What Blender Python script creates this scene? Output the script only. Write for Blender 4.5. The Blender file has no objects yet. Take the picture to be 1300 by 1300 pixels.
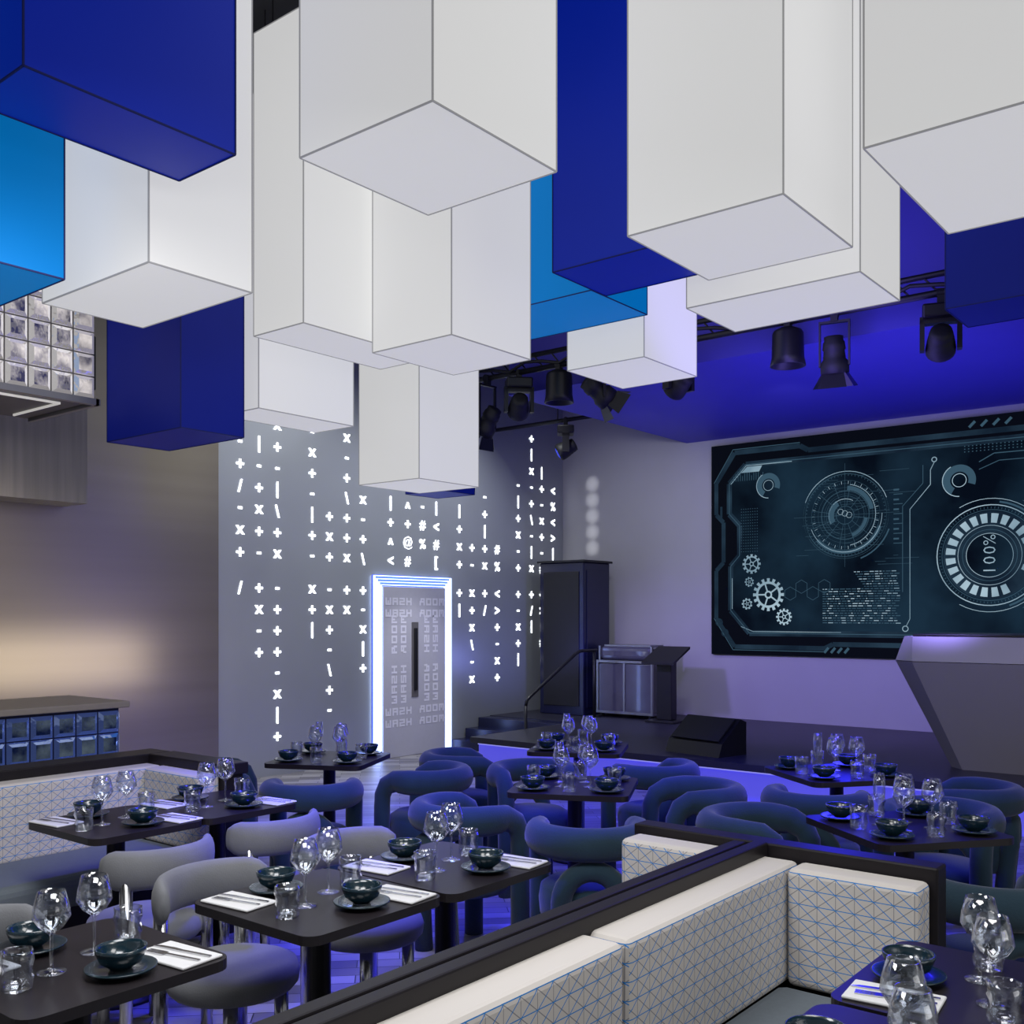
import bpy, bmesh, math, random
from mathutils import Vector, Matrix
random.seed(4)
S = bpy.context.scene
S.view_settings.view_transform = 'Standard'
COL = S.collection
pi = math.pi

# ---------------------------------------------------------------- materials
def newmat(name):
    m = bpy.data.materials.new(name); m.use_nodes = True
    nt = m.node_tree
    return m, nt, nt.nodes['Principled BSDF']

def pmat(name, col, rough=0.5, metal=0.0, emit=None, es=0.0, noise=0.0, nscale=20, bump=0.0, bscale=80, sheen=0.0, coat=0.0, spec=None, emit2=None):
    m, nt, b = newmat(name)
    b.inputs['Base Color'].default_value = (*col, 1)
    b.inputs['Roughness'].default_value = rough
    b.inputs['Metallic'].default_value = metal
    if spec is not None: b.inputs['Specular IOR Level'].default_value = spec
    if sheen: b.inputs['Sheen Weight'].default_value = sheen
    if coat: b.inputs['Coat Weight'].default_value = coat
    if emit:
        b.inputs['Emission Color'].default_value = (*emit, 1)
        b.inputs['Emission Strength'].default_value = es
    tc = nt.nodes.new('ShaderNodeTexCoord')
    if noise:
        n = nt.nodes.new('ShaderNodeTexNoise'); n.inputs['Scale'].default_value = nscale
        n.inputs['Detail'].default_value = 4
        nt.links.new(tc.outputs['Object'], n.inputs['Vector'])
        mx = nt.nodes.new('ShaderNodeMix'); mx.data_type = 'RGBA'
        mx.inputs['A'].default_value = (*[c*(1-noise) for c in col], 1)
        mx.inputs['B'].default_value = (*[min(1, c*(1+noise)) for c in col], 1)
        nt.links.new(n.outputs['Fac'], mx.inputs['Factor'])
        nt.links.new(mx.outputs['Result'], b.inputs['Base Color'])
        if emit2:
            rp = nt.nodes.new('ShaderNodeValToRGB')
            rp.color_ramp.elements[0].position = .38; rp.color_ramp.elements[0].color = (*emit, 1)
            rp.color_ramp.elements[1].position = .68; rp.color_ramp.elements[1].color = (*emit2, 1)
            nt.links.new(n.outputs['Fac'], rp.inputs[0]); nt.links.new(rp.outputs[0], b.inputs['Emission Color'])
    if bump:
        n = nt.nodes.new('ShaderNodeTexNoise'); n.inputs['Scale'].default_value = bscale
        nt.links.new(tc.outputs['Object'], n.inputs['Vector'])
        bp = nt.nodes.new('ShaderNodeBump'); bp.inputs['Strength'].default_value = bump
        bp.inputs['Distance'].default_value = 0.01
        nt.links.new(n.outputs['Fac'], bp.inputs['Height'])
        nt.links.new(bp.outputs['Normal'], b.inputs['Normal'])
    return m

def glassmat(name, tint=(0.93, 0.95, 0.98)):
    m = bpy.data.materials.new(name); m.use_nodes = True
    nt = m.node_tree; nt.nodes.clear()
    o = nt.nodes.new('ShaderNodeOutputMaterial')
    t = nt.nodes.new('ShaderNodeBsdfTransparent'); t.inputs[0].default_value = (*tint, 1)
    g = nt.nodes.new('ShaderNodeBsdfGlossy'); g.inputs['Roughness'].default_value = 0.03
    g.inputs[0].default_value = (1, 1, 1, 1)
    lw = nt.nodes.new('ShaderNodeLayerWeight'); lw.inputs['Blend'].default_value = 0.3
    mr = nt.nodes.new('ShaderNodeMapRange')
    mr.inputs['To Min'].default_value = 0.05; mr.inputs['To Max'].default_value = 0.8
    nt.links.new(lw.outputs['Facing'], mr.inputs['Value'])
    mx = nt.nodes.new('ShaderNodeMixShader')
    nt.links.new(mr.outputs[0], mx.inputs[0]); nt.links.new(t.outputs[0], mx.inputs[1]); nt.links.new(g.outputs[0], mx.inputs[2])
    nt.links.new(mx.outputs[0], o.inputs[0])
    return m

def mathn(nt, op, a, b=None):
    n = nt.nodes.new('ShaderNodeMath'); n.operation = op
    for i, v in enumerate([a, b]):
        if v is None: continue
        if isinstance(v, (int, float)): n.inputs[i].default_value = v
        else: nt.links.new(v, n.inputs[i])
    return n.outputs[0]

def triangle_fabric():
    m, nt, b = newmat('cream_triangle_fabric')
    geo = nt.nodes.new('ShaderNodeNewGeometry')
    sp = nt.nodes.new('ShaderNodeSeparateXYZ'); nt.links.new(geo.outputs['Position'], sp.inputs[0])
    sn = nt.nodes.new('ShaderNodeSeparateXYZ'); nt.links.new(geo.outputs['True Normal'], sn.inputs[0])
    isx = mathn(nt, 'GREATER_THAN', mathn(nt, 'ABSOLUTE', sn.outputs[0]), 0.6)
    notx = mathn(nt, 'SUBTRACT', 1.0, isx)
    s = mathn(nt, 'ADD', mathn(nt, 'MULTIPLY', sp.outputs[0], notx), mathn(nt, 'MULTIPLY', sp.outputs[1], isx)); t = sp.outputs[2]
    p = 0.060
    def line(expr, w):
        f = mathn(nt, 'FRACT', mathn(nt, 'DIVIDE', expr, p))
        return mathn(nt, 'LESS_THAN', f, w)
    st = mathn(nt, 'MULTIPLY', t, 1.25)
    l1 = line(st, 0.055)
    l2 = line(mathn(nt, 'ADD', s, st), 0.065)
    l3 = line(mathn(nt, 'SUBTRACT', s, st), 0.07)
    l4 = line(s, 0.035)
    side = mathn(nt, 'LESS_THAN', mathn(nt, 'ABSOLUTE', sn.outputs[2]), 0.5)
    blue = mathn(nt, 'MULTIPLY', mathn(nt, 'MAXIMUM', l1, l3), side)
    tan = mathn(nt, 'MULTIPLY', mathn(nt, 'MAXIMUM', l2, l4), side)
    mixt = nt.nodes.new('ShaderNodeMix'); mixt.data_type = 'RGBA'
    mixt.inputs['A'].default_value = (0.60, 0.565, 0.525, 1)
    mixt.inputs['B'].default_value = (0.26, 0.25, 0.26, 1)
    nt.links.new(tan, mixt.inputs['Factor'])
    mix = nt.nodes.new('ShaderNodeMix'); mix.data_type = 'RGBA'
    nt.links.new(mixt.outputs['Result'], mix.inputs['A'])
    mix.inputs['B'].default_value = (0.02, 0.22, 0.62, 1)
    nt.links.new(blue, mix.inputs['Factor']); nt.links.new(mix.outputs['Result'], b.inputs['Base Color'])
    b.inputs['Roughness'].default_value = 0.75
    b.inputs['Specular IOR Level'].default_value = 0.2
    return m

def floor_mat():
    m, nt, b = newmat('dark_plank_floor')
    tc = nt.nodes.new('ShaderNodeTexCoord'); mp = nt.nodes.new('ShaderNodeMapping')
    mp.inputs['Rotation'].default_value = (0, 0, math.radians(45))
    nt.links.new(tc.outputs['Object'], mp.inputs[0])
    br = nt.nodes.new('ShaderNodeTexBrick'); nt.links.new(mp.outputs[0], br.inputs['Vector'])
    br.inputs['Scale'].default_value = 3.0
    br.inputs['Color1'].default_value = (0.13, 0.125, 0.14, 1); br.inputs['Color2'].default_value = (0.36, 0.35, 0.37, 1)
    br.inputs['Mortar'].default_value = (0.02, 0.02, 0.025, 1); br.inputs['Mortar Size'].default_value = 0.008
    br.inputs['Brick Width'].default_value = 1.2; br.inputs['Row Height'].default_value = 0.3
    nt.links.new(br.outputs['Color'], b.inputs['Base Color']); b.inputs['Roughness'].default_value = 0.4
    return m

def brushed(name, c1, c2, rough, metal, sc=(1, 1, 120)):
    m, nt, b = newmat(name)
    tc = nt.nodes.new('ShaderNodeTexCoord'); mp = nt.nodes.new('ShaderNodeMapping'); mp.inputs['Scale'].default_value = sc
    nt.links.new(tc.outputs['Object'], mp.inputs[0])
    n = nt.nodes.new('ShaderNodeTexNoise'); n.inputs['Scale'].default_value = 1.5; nt.links.new(mp.outputs[0], n.inputs['Vector'])
    mx = nt.nodes.new('ShaderNodeMix'); mx.data_type = 'RGBA'
    mx.inputs['A'].default_value = (*c1, 1); mx.inputs['B'].default_value = (*c2, 1)
    nt.links.new(n.outputs['Fac'], mx.inputs['Factor']); nt.links.new(mx.outputs['Result'], b.inputs['Base Color'])
    b.inputs['Roughness'].default_value = rough; b.inputs['Metallic'].default_value = metal
    return m

M = dict(
 wall_text=pmat('grey_text_wall', (0.37, 0.395, 0.415), 0.38, 0.4, noise=0.12, nscale=1.0),
 wall_metal=brushed('brushed_bronze_wall', (0.235, 0.208, 0.160), (0.31, 0.278, 0.215), 0.34, 0.7, (.12, 1, 4)),
 wall_stage=pmat('pale_stage_wall', (0.42, 0.42, 0.435), 0.6, noise=0.06, nscale=2),
 black=pmat('matt_black', (0.008, 0.008, 0.010), 0.6, noise=0.2),
 blackmetal=pmat('black_metal', (0.014, 0.014, 0.017), 0.4, 0.3, noise=0.1),
 soffit=pmat('soffit_blue_lit', (0.06, 0.05, 0.42), 0.6, noise=0.04, nscale=3),  # blue stage light tinted into the base colour
 planks=brushed('grey_wood_planks', (0.13, 0.125, 0.115), (0.27, 0.255, 0.23), 0.6, 0.0, (14, 14, 0.6)),
 floor=floor_mat(),
 white=pmat('white_stretched_fabric', (0.40, 0.40, 0.395), 0.85, emit=(1, 1, 0.995), es=0.50, noise=0.03, nscale=1.5, bump=0.05, bscale=6, spec=.05),  # emission makes up for dim ambient light on the boxes
 blue=pmat('royal_blue_fabric', (0.002, 0.012, 0.20), 0.42, emit=(0.0, 0.02, 0.5), es=0.32, noise=0.25, nscale=1.2, spec=.3),  # blue box fabrics also carry an even emission
 cyan=pmat('bright_blue_fabric', (0.0, 0.09, 0.30), 0.5, emit=(0.0, 0.22, 0.6), es=0.5, noise=0.2, nscale=1.2, spec=.15),
 navy=pmat('navy_fabric', (0.004, 0.012, 0.15), 0.5, emit=(0.003, 0.010, 0.3), es=0.22, noise=0.2, nscale=1.2, spec=.2),
 seam=pmat('grey_piping', (0.22, 0.22, 0.23), 0.7, noise=0.05, emit=(1,1,1), es=.17),  # emission keeps the piping pale beside the box fabric
 seamblue=pmat('dark_blue_piping', (0.002, 0.006, 0.08), 0.7, noise=0.05, emit=(0,.01,.3), es=.06),
 cream=triangle_fabric(),
 seatfab=pmat('blue_grey_seat_fabric', (0.13, 0.155, 0.18), 0.8, noise=0.1, nscale=60, bump=0.1, bscale=300),
 velvet=pmat('dark_blue_velvet', (0.018, 0.040, 0.060), 0.85, noise=0.3, nscale=7, bump=0.12, bscale=120, sheen=0.22, spec=.15),
 greyfab=pmat('grey_velvet', (0.185, 0.19, 0.205), 0.85, noise=0.15, nscale=10, bump=0.1, bscale=200, sheen=0.1, spec=.2),
 darkwood=pmat('dark_stained_wood', (0.010, 0.008, 0.010), 0.42, noise=0.2, nscale=15, spec=.3),
 tabletop=pmat('dark_table_laminate', (0.014, 0.011, 0.013), 0.38, noise=0.2, nscale=12, spec=.4),
 chrome=pmat('polished_metal', (0.6, 0.6, 0.62), 0.2, 1.0, noise=0.05),
 glass=glassmat('clear_glass'),
 teal=pmat('dark_teal_glaze', (0.006, 0.022, 0.034), 0.22, noise=0.3, nscale=30, coat=0.5),
 linen=pmat('white_linen', (0.72, 0.72, 0.72), 0.85, noise=0.04, nscale=40),
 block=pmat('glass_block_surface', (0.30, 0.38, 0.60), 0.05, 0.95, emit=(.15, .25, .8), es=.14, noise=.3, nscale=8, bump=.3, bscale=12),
 blockface=pmat('glass_block_face', (0.03, 0.05, 0.10), 0.03, 0.8, noise=.5, nscale=7, bump=1.0, bscale=11, emit=(.01, .03, .2), es=.10, emit2=(.6, .8, 1.0)),  # patchy emission stands in for reflections in the bar blocks
 blockw=pmat('canopy_block_surface', (0.78, 0.78, 0.82), 0.05, 0.9, emit=(1, .93, .88), es=.22, noise=.2, nscale=8, bump=.3, bscale=12),
 blockwface=pmat('canopy_block_face', (0.22, 0.21, 0.26), 0.03, 0.8, emit=(.03, .03, .05), es=.7, noise=.5, nscale=6, bump=1.0, bscale=11, emit2=(1, .92, .86)),  # patchy emission painted in for reflections and backlight of the canopy blocks
 barstone=pmat('pale_bar_top', (0.28, 0.245, 0.205), 0.4, noise=0.1),
 symbol=pmat('white_light_symbol', (1, 1, 1), 0.5, emit=(0.95, 0.97, 1), es=3.8),
 led=pmat('blue_white_led', (0.5, 0.6, 1), 0.5, emit=(0.50, 0.66, 1.0), es=3.0),
 ledstage=pmat('violet_led', (0.4, 0.4, 1), 0.5, emit=(0.40, 0.40, 1.0), es=.6),
 ledgap=pmat('blue_glow_channel', (0.1, 0.15, .8), 0.5, emit=(0.03, 0.06, 1.0), es=0.9),
 ledwhite=pmat('white_led', (.5, .5, .5), 0.5, emit=(1, 0.97, .92), es=.35),
 riser=pmat('glowing_riser', (0.2, 0.2, 0.6), 0.5, emit=(0.09, 0.08, .95), es=0.55, noise=0.2, nscale=2),
 doorp=pmat('lavender_grey_door', (0.42, 0.42, 0.48), 0.4, noise=0.05),
 doortx=pmat('pale_lettering', (0.66, 0.66, 0.74), 0.5, noise=0.02),
 deck=pmat('dark_stage_deck', (0.022, 0.022, 0.035), 0.4, noise=0.2, nscale=4),
 djb=pmat('faceted_grey_panel', (0.21, 0.20, 0.235), 0.5, noise=0.03, nscale=3),
 djtop=pmat('faceted_pale_band', (0.34, 0.33, 0.37), 0.45, noise=0.03, nscale=3),
 canopyf=pmat('canopy_dark_frame', (0.10, 0.095, 0.10), 0.5, noise=0.1, nscale=3),
 navygloss=pmat('navy_gloss_panel', (0.008, 0.01, 0.04), 0.25, noise=0.1),
 smoke=pmat('smoked_case_panel', (0.07, 0.07, 0.10), 0.12, noise=0.3, nscale=4, coat=.5),
 alu=pmat('aluminium_trim', (0.3, 0.3, 0.32), 0.35, 0.9, noise=0.05),
 screen=pmat('screen_dark', (0.001, 0.001, 0.0015), 0.6, emit=(0.002, 0.003, 0.006), es=1, noise=0.5, nscale=1.5, spec=.02),
 scrpanel=pmat('screen_panel', (0.001, 0.001, 0.0015), 0.6, emit=(0.0014, 0.0036, 0.008), es=1.0, noise=0.5, nscale=.9, spec=.02, emit2=(0.009, 0.026, 0.046)),
 scrdim=pmat('screen_teal_line', (0.002, 0.003, 0.004), 0.6, emit=(0.038, 0.085, 0.125), es=1, noise=0.1, spec=.02),
 scrframe=pmat('screen_frame_line', (0.001, 0.002, 0.003), 0.6, emit=(0.006, 0.014, 0.026), es=1, noise=0.3, nscale=2, spec=.02, emit2=(.018, .040, .064)),
 scrbri=pmat('screen_bright_line', (0.01, 0.01, 0.012), 0.6, emit=(0.17, 0.27, 0.34), es=1, noise=0.3, nscale=1.5, spec=.02, emit2=(.38, .52, .60)),
 lens=pmat('blue_lens', (0.03, 0.05, 0.3), 0.1, emit=(0.05, 0.08, 1), es=.5, noise=0.1),
)

# ---------------------------------------------------------------- mesh helpers
def mk(name, V, F, smooth=False):
    me = bpy.data.meshes.new(name); me.from_pydata([tuple(v) for v in V], [], F)
    bm = bmesh.new(); bm.from_mesh(me)
    bmesh.ops.recalc_face_normals(bm, faces=bm.faces); bm.to_mesh(me); bm.free()
    if smooth:
        for p in me.polygons: p.use_smooth = True
    me.update(); return me

def vf_box(x0, x1, y0, y1, z0, z1):
    V = [(x0,y0,z0),(x1,y0,z0),(x1,y1,z0),(x0,y1,z0),(x0,y0,z1),(x1,y0,z1),(x1,y1,z1),(x0,y1,z1)]
    F = [(0,3,2,1),(4,5,6,7),(0,1,5,4),(1,2,6,5),(2,3,7,6),(3,0,4,7)]
    return V, F

def join(parts):
    V = []; F = []
    for v, f in parts:
        o = len(V); V += list(v); F += [tuple(i+o for i in q) for q in f]
    return V, F

def boxm(x0, x1, y0, y1, z0, z1, bev=0.0, seg=2, vert_only=False, name='m', smooth=False):
    V, F = vf_box(x0, x1, y0, y1, z0, z1)
    me = mk(name, V, F)
    if bev:
        bm = bmesh.new(); bm.from_mesh(me)
        ed = [e for e in bm.edges if (not vert_only) or abs(e.verts[0].co.z-e.verts[1].co.z) > 1e-5]
        bmesh.ops.bevel(bm, geom=ed, offset=bev, segments=seg, profile=0.5, affect='EDGES')
        bm.to_mesh(me); bm.free()
        if smooth:
            for p in me.polygons: p.use_smooth = True
    return me

def lathe_vf(prof, n=24, wob=None):
    V = []; F = []
    for i, (r, z) in enumerate(prof):
        for k in range(n):
            a = 2*pi*k/n; rr = r*(wob(k, i) if wob else 1)
            V.append((rr*math.cos(a), rr*math.sin(a), z))
    for i in range(len(prof)-1):
        for k in range(n):
            F.append((i*n+k, i*n+(k+1) % n, (i+1)*n+(k+1) % n, (i+1)*n+k))
    return V, F
def lathe(prof, n=24, wob=None, name='m', cap=True):
    V, F = lathe_vf(prof, n, wob)
    if cap:
        F.append(tuple(range(n))); F.append(tuple((len(prof)-1)*n+k for k in range(n)))
    me = mk(name, V, F, True)
    return me

def tube_vf(path, r, n=12, cap=True, zs=1.0):
    P = [Vector(p) for p in path]; V = []; F = []
    up = None
    for i, p in enumerate(P):
        t = (P[min(i+1, len(P)-1)]-P[max(i-1, 0)]).normalized()
        if up is None:
            up = Vector((0,0,1)) if abs(t.z) < .9 else Vector((0,1,0))
        a = (up - t*up.dot(t)).normalized(); up = a; b = t.cross(a)
        rr = r[i] if isinstance(r, (list, tuple)) else r
        for k in range(n):
            q = 2*pi*k/n
            off = a*math.cos(q)*rr+b*math.sin(q)*rr
            off.z *= zs
            V.append(p+off)
    for i in range(len(P)-1):
        for k in range(n):
            F.append((i*n+k, i*n+(k+1) % n, (i+1)*n+(k+1) % n, (i+1)*n+k))
    if cap:
        F.append(tuple(range(n))); F.append(tuple((len(P)-1)*n+k for k in range(n)))
    return V, F
def tube(path, r, n=12, name='m', zs=1.0):
    return mk(name, *tube_vf(path, r, n, True, zs), smooth=True)

def cyl_vf(c, r, h, axis='z', n=20, r2=None):
    r2 = r if r2 is None else r2
    V = []
    for j, (rr, t) in enumerate([(r, 0), (r2, h)]):
        for k in range(n):
            a = 2*pi*k/n; x, y = rr*math.cos(a), rr*math.sin(a)
            p = {'z': (x, y, t), 'x': (t, x, y), 'y': (x, t, y)}[axis]
            V.append((p[0]+c[0], p[1]+c[1], p[2]+c[2]))
    F = [(k, (k+1) % n, n+(k+1) % n, n+k) for k in range(n)] + [tuple(range(n)), tuple(range(n, 2*n))]
    return V, F

def put(name, me, mat, parent=None, label=None, category=None, group=None, kind=None, loc=None, rot=None):
    if me is not None and mat is not None and len(me.materials) == 0: me.materials.append(mat)
    ob = bpy.data.objects.new(name, me); COL.objects.link(ob)
    if parent: ob.parent = parent
    if loc: ob.location = loc
    if rot: ob.rotation_euler = rot
    if label: ob['label'] = label
    if category: ob['category'] = category
    if group: ob['group'] = group
    if kind: ob['kind'] = kind
    return ob

def thing(name, label, category, loc, rz, parts, group=None, kind=None, rot=None):
    e = put(name, None, None, None, label, category, group, kind, loc, rot or (0, 0, rz))
    e.empty_display_size = 0.1
    obs = []
    for p in parts:
        o = put(p[0], p[1], p[2], e, p[3] if len(p) > 3 else None); obs.append(o)
    return e, obs

# ---------------------------------------------------------------- room
XS, YB = 11.66, 8.42
put('floor', boxm(-3, XS+.2, -4, YB+.2, -0.1, 0), M['floor'], kind='structure', label='dark plank floor with blue light pooled on it', category='floor')
put('wall_back', boxm(5.87, XS+.2, YB, YB+.2, 0, 5.8), M['wall_text'], kind='structure', label='grey wall with illuminated keyboard symbols and a restroom door', category='wall')
put('wall_left', boxm(-3, 5.87, YB-.10, YB+.2, 0, 5.8), M['wall_metal'], kind='structure', label='brushed bronze metal wall behind the bar', category='wall')
put('wall_stage', boxm(XS, XS+.2, -4, YB, 0, 5.8), M['wall_stage'], kind='structure', label='pale wall behind the stage washed in violet light', category='wall')
put('ceiling', boxm(-3, XS+.2, -4, YB+.2, 5.8, 5.95), M['black'], kind='structure', label='black painted ceiling', category='ceiling')
put('trim_1', boxm(8.0, XS, -4, 6.45, 3.86, 5.8), M['soffit'], kind='structure', label='dropped ceiling bulkhead over the stage lit blue', category='bulkhead')
put('trim_2', boxm(-3, 4.34, 7.95, YB-.1, 2.56, 5.8), M['planks'], kind='structure', label='grey wood plank bulkhead above the back bar', category='bulkhead')
for i, (x, z) in enumerate([(2.6, 5.6), (3.6, 5.5), (4.6, 5.62), (5.6, 5.5), (6.6, 5.6)]):
    put('ceiling_pipe', tube([(x, -2, z), (x, 8.3, z)], 0.04, 8), M['blackmetal'], label='black service pipe under the ceiling', category='pipe', group='ceiling service pipes')

# ---------------------------------------------------------------- text helpers
_ch = {}
def charvf(c, bold=0.012):
    k = (c, bold)
    if k in _ch: return _ch[k]
    cu = bpy.data.curves.new('t', 'FONT'); cu.body = c; cu.size = 1.0; cu.offset = bold; cu.resolution_u = 2; cu.extrude = 0.0
    ob = bpy.data.objects.new('t', cu); COL.objects.link(ob)
    dg = bpy.context.evaluated_depsgraph_get()
    me = bpy.data.meshes.new_from_object(ob.evaluated_get(dg))
    V = [v.co.copy() for v in me.vertices]; F = [tuple(p.vertices) for p in me.polygons]
    bpy.data.objects.remove(ob); bpy.data.curves.remove(cu); bpy.data.meshes.remove(me)
    xs = [v.x for v in V]; ys = [v.y for v in V]
    cx = (min(xs)+max(xs))/2; cy = (min(ys)+max(ys))/2
    V = [(v.x-cx, v.y-cy) for v in V]
    _ch[k] = (V, F); return _ch[k]

cols = [
 (6.19, "+x-/+-+", "/"), (6.42, "-+x+-|", "+x-+"), (6.65, "x+\\|-+x-", "-+++-x|+"),
 (7.11, "-+|-+x-x", "x+|"), (7.35, "+x+", "-x+-\\+-"), (7.60, "x++\\+-x|", "+x"), (7.84, "\\+-x+-", "+-x|+"),
 (8.27, "<^+|-x", ""), (8.55, "#@+^", ""), (8.80, " %#-", ""), (9.04, "[#<|-", ""),
 (9.46, "+x+|-x", "+|"), (9.70, "-+", "x+x\\-x"), (9.95, "x+|+-", "+/"), (10.20, "%#", "<>+-x+"),
 (10.64, "+-x+|-", "+-x+|"), (10.93, "x|-\\+-x|+", "+/|"), (11.16, "#-+x-+|", "<>|#"), (11.42, "+|><%<", ""),
]
for X, up, lo in cols:
    parts = []
    items = [(c, 2.27+.22*i) for i, c in enumerate(up)] + [(c, 1.917-.2175*i) for i, c in enumerate(lo)]
    for c, z in items:
        if c == ' ': continue
        V, F = charvf(c, -.012 if c in '@' else (.008 if c in '#%' else 0.022))
        sz = 0.165 if c in '@#%' else 0.175
        W = [(x*sz, 0, y*sz+z) for x, y in V]
        parts.append((W, F))
    V, F = join(parts)
    put('symbol_light_column', mk('symbols', V, F), M['symbol'], loc=(X, YB-0.006, 0),
        label='column of glowing white keyboard symbols on the grey wall', category='wall light', group='illuminated wall symbols')

# ---------------------------------------------------------------- door with led frame
dx0, dx1, dz = 8.11, 9.15, 1.97
door = put('door_1', None, None, kind='structure', label='lavender grey restroom door outlined by blue neon strips', category='door', loc=(0, YB, 0))
put('door_panel', boxm(dx0, dx1, -0.05, -0.001, 0.0, dz, 0.006), M['doorp'], door)
for i in range(4):
    o = 0.014+0.034*i
    w = 0.007
    a0, a1, zt = dx0-o, dx1+o, dz+o
    V, F = join([vf_box(a0-w, a0, -0.04, -0.012, 0, zt+w), vf_box(a1, a1+w, -0.04, -0.012, 0, zt+w), vf_box(a0, a1, -0.04, -0.012, zt, zt+w)])
    put('neon_strip', mk('neon', V, F), M['led'], door)
V, F = join([vf_box(dx0-.13, dx0, -0.011, -0.001, 0, dz+.13), vf_box(dx1, dx1+.13, -0.011, -0.001, 0, dz+.13), vf_box(dx0, dx1, -0.011, -0.001, dz, dz+.13)])
put('glow_channel', mk('ch', V, F), M['ledgap'], door)
put('door_handle', boxm(8.565, 8.675, -0.058, -0.05, 0.68, 1.56, 0.003), M['canopyf'], door, 'recessed grey pull plate')
put('door_handle', boxm(8.595, 8.645, -0.075, -0.058, 0.76, 1.49, 0.005), M['blackmetal'], door, 'long dark vertical pull slot')
GL = dict(W=["1...1","1...1","1.1.1","1.1.1","11111"], A=["11111","1...1","11111","1...1","1...1"], S=["11111","1....","11111","....1","11111"],
          H=["1...1","1...1","11111","1...1","1...1"], R=["1111.","1..1.","11111","1...1","1...1"], O=["11111","1...1","1...1","1...1","11111"], M=["11111","1.1.1","1.1.1","1...1","1...1"])
tp = []
def doortext(cx, cz, h, rot=0, flip=''):
    px_ = h/5; e_ = px_*.22; txt = 'WASH ROOM'; adv = px_*6.8; n = len(txt)
    for i, c in enumerate(txt):
        if c == ' ': continue
        ox = (i-(n-1)/2)*adv
        for r in range(5):
            row = GL[c][r]
            if c in flip: row = row[::-1]
            k = 0
            while k < 5:
                if row[k] == '1':
                    e = k
                    while e+1 < 5 and row[e+1] == '1': e += 1
                    x0, x1, y0, y1 = ox+(k-2.5)*px_-e_, ox+(e-1.5)*px_+e_, (1.5-r)*px_-e_*.6, (2.5-r)*px_+e_*.6
                    q = []
                    for x, y in ((x0, y0), (x1, y0), (x1, y1), (x0, y1)):
                        X, Z = (x, y) if rot == 0 else (-y*rot, x*rot)
                        q.append((cx+X, -0.0525-.00002*r, cz+Z))
                    tp.append((q, [(0, 1, 2, 3)])); k = e
                k += 1
doortext(8.63, 1.80, .082, 0, 'SR'); doortext(8.63, 1.665, .082, 0, 'SR')
for cx, fl in ((8.28, 'S'), (8.43, 'R')): doortext(cx, 1.13, .085, 1, fl)
for cx, fl in ((8.82, 'SR'), (8.97, '')): doortext(cx, 1.13, .085, -1, fl)
doortext(8.63, .53, .082, 0, 'SR'); doortext(8.63, .395, .082, 0, 'SR')
V, F = join(tp); put('door_lettering', mk('lt', V, F), M['doortx'], door, 'repeated WASH ROOM lettering in blocky pixel type')
def string_vf(txt, size, adv=0.70, bold=0.03):
    parts = []; n = len(txt); w = adv*size
    for i, c in enumerate(txt):
        if c == ' ': continue
        V, F = charvf(c, bold)
        parts.append(([((x*size+(i-(n-1)/2)*w), y*size) for x, y in V], F))
    return parts

# ---------------------------------------------------------------- pendant boxes
def pendant(x0, x1, y0, y1, zb, mat, colour, zt=5.2):
    cx, cy = (x0+x1)/2, (y0+y1)/2; hx, hy = (x1-x0)/2, (y1-y0)/2; h = zt-zb
    seam = M['seam'] if mat == 'white' else M['seamblue']
    t = 0.0030
    ed = []
    for sx in (-1, 1):
        for sy in (-1, 1):
            ed.append(vf_box(sx*hx-t, sx*hx+t, sy*hy-t, sy*hy+t, 0, h))
    for z in (0, h):
        for s in (-1, 1):
            ed.append(vf_box(-hx, hx, s*hy-t, s*hy+t, z-t, z+t)); ed.append(vf_box(s*hx-t, s*hx+t, -hy, hy, z-t, z+t))
    ca = [tube_vf([(sx*hx*.8, sy*hy*.8, h), (sx*hx*.8, sy*hy*.8, 5.8-zb)], 0.004, 6) for sx in (-1, 1) for sy in (-1, 1)]
    thing('pendant_fabric_box', '%s stretched fabric box hanging from the ceiling' % colour, 'pendant lamp', (cx, cy, zb), 0,
      [('fabric_cover', boxm(-hx, hx, -hy, hy, 0, h, 0.003, 1), M[mat]), ('edge_piping', mk('e', *join(ed)), seam), ('hanging_cable', mk('c', *join(ca)), M['blackmetal'])],
      group='hanging fabric boxes')
def pb(H, a, b, c, d, mat, colour, **k):
    pendant(a*H, b*H, c*H, d*H, 1.65+H, mat, colour, **k)
W_ = 'white'
pb(1.80, 1.448, 1.855, 1.358, 1.755, 'white', W_)
pb(1.70, 2.29, 2.74, 1.008, 1.442, 'white', W_)
pb(1.60, 2.70, 3.16, 2.44, 2.845, 'white', W_)
pb(1.15, 5.40, 6.07, 5.20, 5.84, 'white', W_)
pb(1.45, 1.607, 1.962, 2.608, 3.22, 'white', W_)
pb(1.70, 2.273, 2.90, 2.737, 3.01, 'white', W_)
pb(1.40, 3.076, 3.69, 4.036, 4.34, 'white', W_)
pb(1.60, 2.175, 2.80, 0.17, 0.775, 'white', W_)
pb(1.75, 2.95, 3.30, 1.062, 1.632, 'white', W_)
pb(1.90, 3.40, 3.82, 2.067, 2.432, 'white', W_)
pb(1.70, .889, 1.350, 1.853, 2.065, 'blue', 'royal blue')
pendant(1.25, 2.07, 3.97, 4.57, 3.0, 'cyan', 'bright azure blue')
pb(1.15, 3.135, 3.54, 4.78, 5.52, 'navy', 'dark navy blue')
pb(1.16, 6.05, 6.44, 5.56, 5.98, 'navy', 'dark navy blue')
pb(1.85, 2.395, 2.675, 1.35, 1.766, 'blue', 'royal blue')
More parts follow.
